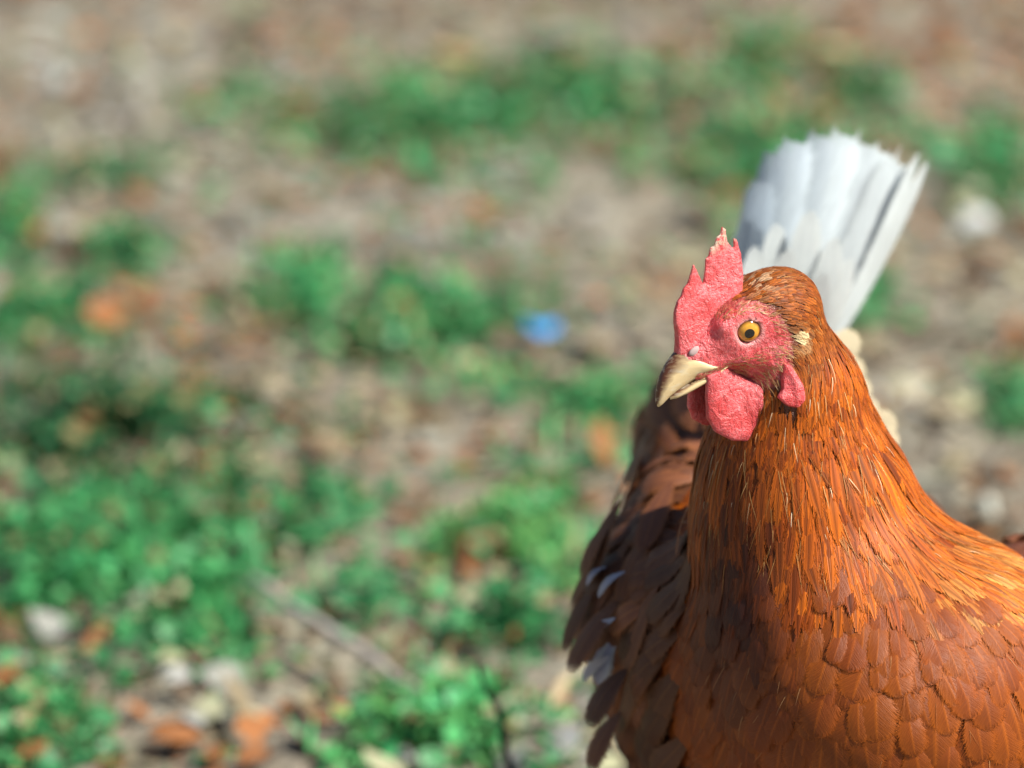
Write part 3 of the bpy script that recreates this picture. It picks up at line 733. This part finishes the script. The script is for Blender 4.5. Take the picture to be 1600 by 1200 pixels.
p = np.concatenate([scatter(8000, -75, 75, 180, 400), scatter(3500, -220, 220, 60, 620)])
m = len(p); kd, names = pick_kind(p); pal = np.array([PALETTE[n] for n in names])
LL = rng.gamma(6, .26, m).clip(.6, 3.)
P = leaves(p, LL, rng.uniform(0, 6.28, m), rng.normal(0, .28, m), rng.normal(0, .4, m), rng.normal(.1, .35, m), rng.uniform(.5, 1.1, m)[:, None])
P[..., 2] = np.maximum(P[..., 2], .02)
cc = np.minimum(pal[kd] * rng.uniform(.45, 1.3, (m, 1)), .42)
px, py = pixel(p); inv = (px > -20) & (px < 1620) & (py > -10) & (py < 1210) & ~((px > 1000) & (py > 420))
big = np.where(inv)[0]; big = big[np.argsort(-LL[big])][:200]
single = np.zeros(m, bool); single[big] = True
LAB = {'tan': 'large dry tan leaf lying flat in the leaf litter', 'beige': 'large pale beige dead leaf lying in the leaf litter', 'rust': 'large rust brown dead leaf lying in the leaf litter',
       'brown': 'large dark brown rotten leaf lying in the leaf litter', 'straw': 'large straw yellow dry leaf lying in the leaf litter', 'grey': 'large weathered grey dead leaf lying in the leaf litter'}
for i in big:
    c = np.zeros((len(LT[0]), 4)); c[:, :3] = cc[i]; c[:, 3] = 1; k = names[kd[i]]
    obj('fallen_leaf', mesh_np('fallen_leaf', P[i] - p[i], LT[1], M['litter'], col=c), loc=p[i], kind='thing', category='leaf', label=LAB[k], group=k + ' fallen leaves in the litter')
V, F = flat(P[~single], LT[1]); c = np.ones((len(V), 4)); c[:, :3] = np.repeat(cc[~single], len(LT[0]), 0)
# straw bits and crumbs
q = np.concatenate([scatter(5000, -75, 75, 180, 400)]); mq = len(q); kq, _ = pick_kind(q)
Q = leaves(q, rng.gamma(3, .5, mq), rng.uniform(0, 6.28, mq), rng.normal(0, .2, mq), rng.normal(0, .5, mq), np.zeros(mq), rng.uniform(.1, .5, mq)[:, None]); Q[..., 2] = np.maximum(Q[..., 2], .02)
V2, F2 = flat(Q, LT[1]); c2 = np.ones((len(V2), 4)); c2[:, :3] = np.repeat(pal[kq] * rng.uniform(.7, 1.3, (mq, 1)), len(LT[0]), 0)
obj('leaf_litter', mesh_np('leaf_litter', np.concatenate([V, V2]), np.concatenate([F, F2 + len(V)]), M['litter'], col=np.concatenate([c, c2]), smooth=False), kind='stuff', category='leaf litter', label='small dry leaves and straw scattered over the soil')

GL = leaf_template(4, .46)
BL = leaf_template(4, .06)
def weed(px, py, rx, ry, n, label, hmax=2.8, bright=1., size=.85, grass=.55, hue=.15):
    c0 = gr(px, py); D = (c0 - CAM) @ VV; sc_ = FP / D; rxc = rx / sc_; ryc = ry / sc_ / abs(math.sin(PITCH + math.atan((py - 600) / FP)))
    a = rng.uniform(0, 6.28, n); r = np.where(rng.random(n) < .55, np.sqrt(rng.random(n)), np.abs(rng.normal(0, .75, n)).clip(0, 1.7)) * (1 + .3 * np.sin(a * 3 + px) + .25 * np.sin(a * 5 + py) + .15 * np.sin(a * 9 + px))
    x, y = np.cos(a) * r * rxc, np.sin(a) * r * ryc
    keep = (np.sin(x * .55 + px) * np.sin(y * .5 + py) + rng.normal(0, .6, n)) > -.2; x, y, r = x[keep], y[keep], r[keep]; n = len(x)
    gz = height(c0[0] + x, c0[1] + y)
    hh = hmax * (1 - .6 * np.clip(r, 0, 1) ** 2) * rng.uniform(.2, 1, n)
    p = np.stack([x, y, gz + hh - 0.], 1)
    L = rng.gamma(9, size / 9, n); blade_ = rng.random(n) < grass
    base = lerp((.012, .17, .048), (.09, .50, .18), rng.random((n, 1)) ** 1.4) * bright
    base = lerp(base, base[:, [1, 1, 2]] * (.8, 1., .5), hue * rng.random((n, 1)))
    base = np.where(rng.random((n, 1)) < .12, lerp((.20, .17, .07), (.42, .36, .18), rng.random((n, 1))), base)
    Vs = []; Fs = []; Cs = []; o = 0
    for msk, tm, wd in ((~blade_, GL, 1.), (blade_, BL, 1.)):
        if not msk.any(): continue
        k = msk.sum(); l = L[msk] * (1 if tm is GL else 2.2); pp = p[msk].copy()
        if tm is BL: pp[:, 2] = gz[msk]
        tl = rng.normal(.25, .4, k) if tm is GL else rng.uniform(.5, 1.3, k)
        PP = leaves(pp, l, rng.uniform(0, 6.28, k), tl, rng.normal(0, .35, k), rng.normal(-.2, .3, k), np.full((k, 1), wd), tm)
        v, f = flat(PP, tm[1]); Vs.append(v); Fs.append(f + o); o += len(v)
        cq = np.ones((len(v), 4)); cq[:, :3] = np.repeat(base[msk], len(tm[0]), 0); Cs.append(cq)
    root = obj('weed_patch', None, loc=(c0[0], c0[1], 0), kind='thing', category='weeds', label=label, group='green weed patches on the ground')
    obj('foliage', mesh_np('foliage', np.concatenate(Vs), np.concatenate(Fs), M['green'], col=np.concatenate(Cs)), root, kind='stuff')
    # stalks under the leaves
    s = np.where(~blade_)[0][::3]; m = len(s)
    if m:
        t = p[s]; b = t * (.85, .85, 1); b[:, 2] = gz[s] - .1; w_ = np.array([.05, 0, 0])
        v = np.stack([b - w_, b + w_, t + w_, t - w_], 1).reshape(-1, 3); f = np.arange(4 * m).reshape(m, 4)
        c = np.ones((len(v), 4)); c[:, :3] = (.05, .16, .05)
        obj('stalk', mesh_np('stalk', v, f, M['green'], col=c), root, kind='stuff')
WEEDS = [
    (640, 190, 240, 75, 900, 'broad bright green weed patch behind the hen, at the upper middle', {}),
    (900, 140, 180, 60, 550, 'loose green weed patch right of the broadest one near the top', dict(bright=.85)),
    (1200, 270, 130, 85, 600, 'lush green weed patch just left of the white tail', dict(bright=1.1)),
    (1190, 85, 75, 38, 160, 'small green weed tuft above the tail near the top edge', {}),
    (1335, 150, 70, 28, 110, 'thin dark green weed strip above and right of the tail', dict(bright=.7)),
    (480, 430, 60, 45, 160, 'small vivid green weed cluster at the upper end of the middle patch', dict(bright=1.2)),
    (640, 510, 190, 70, 650, 'wide green weed patch left of the blue scrap', {}),
    (60, 500, 100, 60, 260, 'dark green weed patch at the left edge, halfway up', dict(bright=.85)),
    (25, 350, 45, 40, 90, 'small pale green tuft at the left edge above the dark patch', dict(bright=1.2)),
    (195, 385, 60, 28, 90, 'little green weed sprig on bare soil left of centre', dict(bright=.8)),
    (170, 680, 230, 80, 800, 'long green weed mat with painted shade across the left side', dict(bright=.36)),  # low brightness puts a shadow band into the leaf colour
    (130, 880, 200, 110, 1100, 'large bright green clump at the lower left', dict(bright=1.05)),
    (300, 930, 100, 85, 420, 'pale green weed clump beside the fallen grey stick', dict(bright=1.15)),
    (820, 850, 125, 75, 600, 'bright yellow green clump just left of the wing', dict(bright=1.25, hue=.5)),
    (700, 1140, 130, 60, 520, 'bright grassy clump around the upright twig at the bottom', dict(bright=1.3, hue=.3, grass=.5)),
    (60, 1130, 90, 75, 380, 'green clump in the bottom left corner', dict(bright=1.)),
    (1550, 265, 80, 60, 240, 'green weed tuft above the white stone', {}),
    (1590, 620, 45, 40, 110, 'small green tuft at the right edge beside the neck', {}),
    (930, 630, 90, 50, 170, 'pale sparse green weeds between beak and blue scrap', dict(bright=1.3)),
    (470, 800, 100, 45, 200, 'mixed green sprigs left of the yellow green clump', dict(bright=.8)),
    (570, 925, 45, 30, 70, 'tiny green sprig above the fallen grey stick', dict(bright=1.2)),
    (800, 1000, 100, 25, 90, 'thin low green weeds between the wing and the stick', dict(bright=.9)),
    (1360, 470, 40, 25, 60, 'tiny green sprig right of the tail base', dict(bright=.9)),
    (130, 265, 130, 22, 90, 'low green weeds with painted shade on the soil at the upper left', dict(bright=.7)),  # leaf colour lowered to paint in the shadow here
]
for a in WEEDS: weed(a[0], a[1] + 12, a[2] * 1.2, a[3] * 1.15, int(a[4] * 2.5), a[5], **a[6])

# loose low seedlings between the patches
q = []
for a in WEEDS:
    n = 45 + int(a[4] * .06); t = rng.normal(0, 1, (n, 2)) * (a[2] * .75, a[3] * .8) + (a[0], a[1] + 12); q += [gr(x, y, .6) for x, y in t if y > -150]
q = np.array(q); q = np.concatenate([q, scatter(700, -90, 90, 180, 420)]); q[:, 2] = height(q[:, 0], q[:, 1]) + rng.uniform(.3, 1.6, len(q)); m = len(q)
P = leaves(q, rng.gamma(8, .14, m), rng.uniform(0, 6.28, m), rng.normal(.15, .3, m), rng.normal(0, .3, m), rng.normal(-.1, .3, m), np.ones((m, 1)), GL)
V, F = flat(P, GL[1]); c = np.ones((len(V), 4)); c[:, :3] = np.repeat(lerp((.02, .15, .05), (.14, .42, .18), rng.random((m, 1))), len(GL[0]), 0)
obj('low_seedlings', mesh_np('low_seedlings', V, F, M['green'], col=c), kind='stuff', category='seedlings', label='sparse green seedlings scattered between the weed patches')

# ------------------------------------------------------------------ twigs, stones, scrap
def rod(name, pts, rad, colr, label, cat, **kw):
    pts = np.asarray(pts, float); t = np.linspace(0, len(pts) - 1, 24); Q = np.stack([np.interp(t, range(len(pts)), pts[:, i]) for i in range(3)], 1)
    Q += np.stack([.12 * np.sin(t * 4.1), .1 * np.sin(t * 5.3 + 1), .08 * np.sin(t * 6.7)], 1)
    rr = np.interp(t, range(len(pts)), rad) * (1 + .15 * np.sin(t * 9))
    V, F = tube(Q, rr, 9); c = np.ones((len(V), 4)); c[:, :3] = np.array(colr) * rng.uniform(.75, 1.2, (len(V), 1))
    return obj(name, mesh_np(name, V - Q[0], F, M['wood'], col=c), loc=Q[0], kind='thing', category=cat, label=label, **kw)
rod('fallen_stick', [gr(395, 905, 2.0), gr(470, 955, 2.3), gr(560, 1015, 2.2), gr(665, 1085, 1.6)], [.17, .26, .3, .2], (.42, .38, .35), 'weathered grey stick lying on the dead leaves at lower left', 'stick')
a, b = at(748, 1035, 34), at(800, 1200, 33); e = b + (b - a) * (b[2] / (a[2] - b[2]))
rod('upright_twig', [e, b, (a + b) / 2 + (.1, 0, 0), a], [.22, .19, .17, .1], (.035, .028, .026), 'thin dark twig standing up from the grass at the bottom', 'twig')
rod('fallen_stick', [gr(690, 1000, 1.), gr(760, 998, 1.3), gr(860, 985, 1.)], [.1, .14, .1], (.06, .14, .07), 'thin green stem lying between wing and grey stick', 'stem')
def stone(px, py, r, colr, label, name='stone', cat='stone', sq=(1, .8, .65), mat='stone'):
    V, F = uvsphere((0, 0, 0), (1, 1, 1), 20, 14); ph = rng.uniform(0, 6, 6)
    V = V * (1 + .13 * np.sin(V[:, :1] * 2.3 + ph[0]) + .1 * np.sin(V[:, 1:2] * 3.1 + ph[1]) + .08 * np.sin(V[:, 2:] * 3.7 + ph[2] + V[:, :1] * 2)) * r * np.array(sq)
    g = gr(px, py, r * sq[2] * .6); c = np.ones((len(V), 4)); c[:, :3] = colr
    return obj(name, mesh_np(name, V, F, M[mat], col=c), loc=g, kind='thing', category=cat, label=label)
stone(1525, 345, 1.2, (.74, .77, .77), 'round white stone on the ground right of the tail')
stone(80, 125, 1.3, (.55, .58, .55), 'pale grey stone on bare soil in the upper left corner', sq=(1, 1, .4))
stone(335, 232, 1.7, (.60, .60, .54), 'flat pale stone in the dirt left of the broadest weeds', sq=(1.2, .8, .3))
stone(705, 85, 1.4, (.55, .44, .2), 'yellowish stone among the weeds near the top', sq=(1, .9, .4))
stone(1540, 800, .8, (.5, .52, .46), 'small upright pale stone right of the neck', sq=(.8, .8, 1.5))
stone(895, 1160, 1.3, (.30, .31, .31), 'flat grey stand-in for shaded pale soil at the foot of the drooping wing', sq=(1.1, 1.6, .3))  # added in place of pale soil; the hen's shadow is in its grey
stone(905, 540, .8, (.62, .64, .55), 'small pale stone beside the blue scrap')
def scrap():
    g = gr(845, 532, .9); n = 7; u = np.linspace(-1, 1, n); X, Y = np.meshgrid(u, u, indexing='ij')
    Z = .35 * np.sin(X * 3 + 1) * np.cos(Y * 2.6) + .5
    V = np.stack([X * 1.0 + .15 * np.sin(Y * 4), Y * .9, Z], -1).reshape(-1, 3); i = np.arange(n * n).reshape(n, n)
    F = np.stack([i[:-1, :-1], i[1:, :-1], i[1:, 1:], i[:-1, 1:]], -1).reshape(-1, 4)
    c = np.ones((len(V), 4)); c[:, :3] = (.04, .36, .90)
    o = obj('plastic_scrap', mesh_np('plastic_scrap', V, F, M['plastic'], col=c), loc=g + (0, 0, .4), kind='thing', category='scrap', label='crumpled bright blue plastic scrap lying on the soil')
    sm = o.modifiers.new('thickness', 'SOLIDIFY'); sm.thickness = .0008
scrap()
print('done', time.time() - T0)
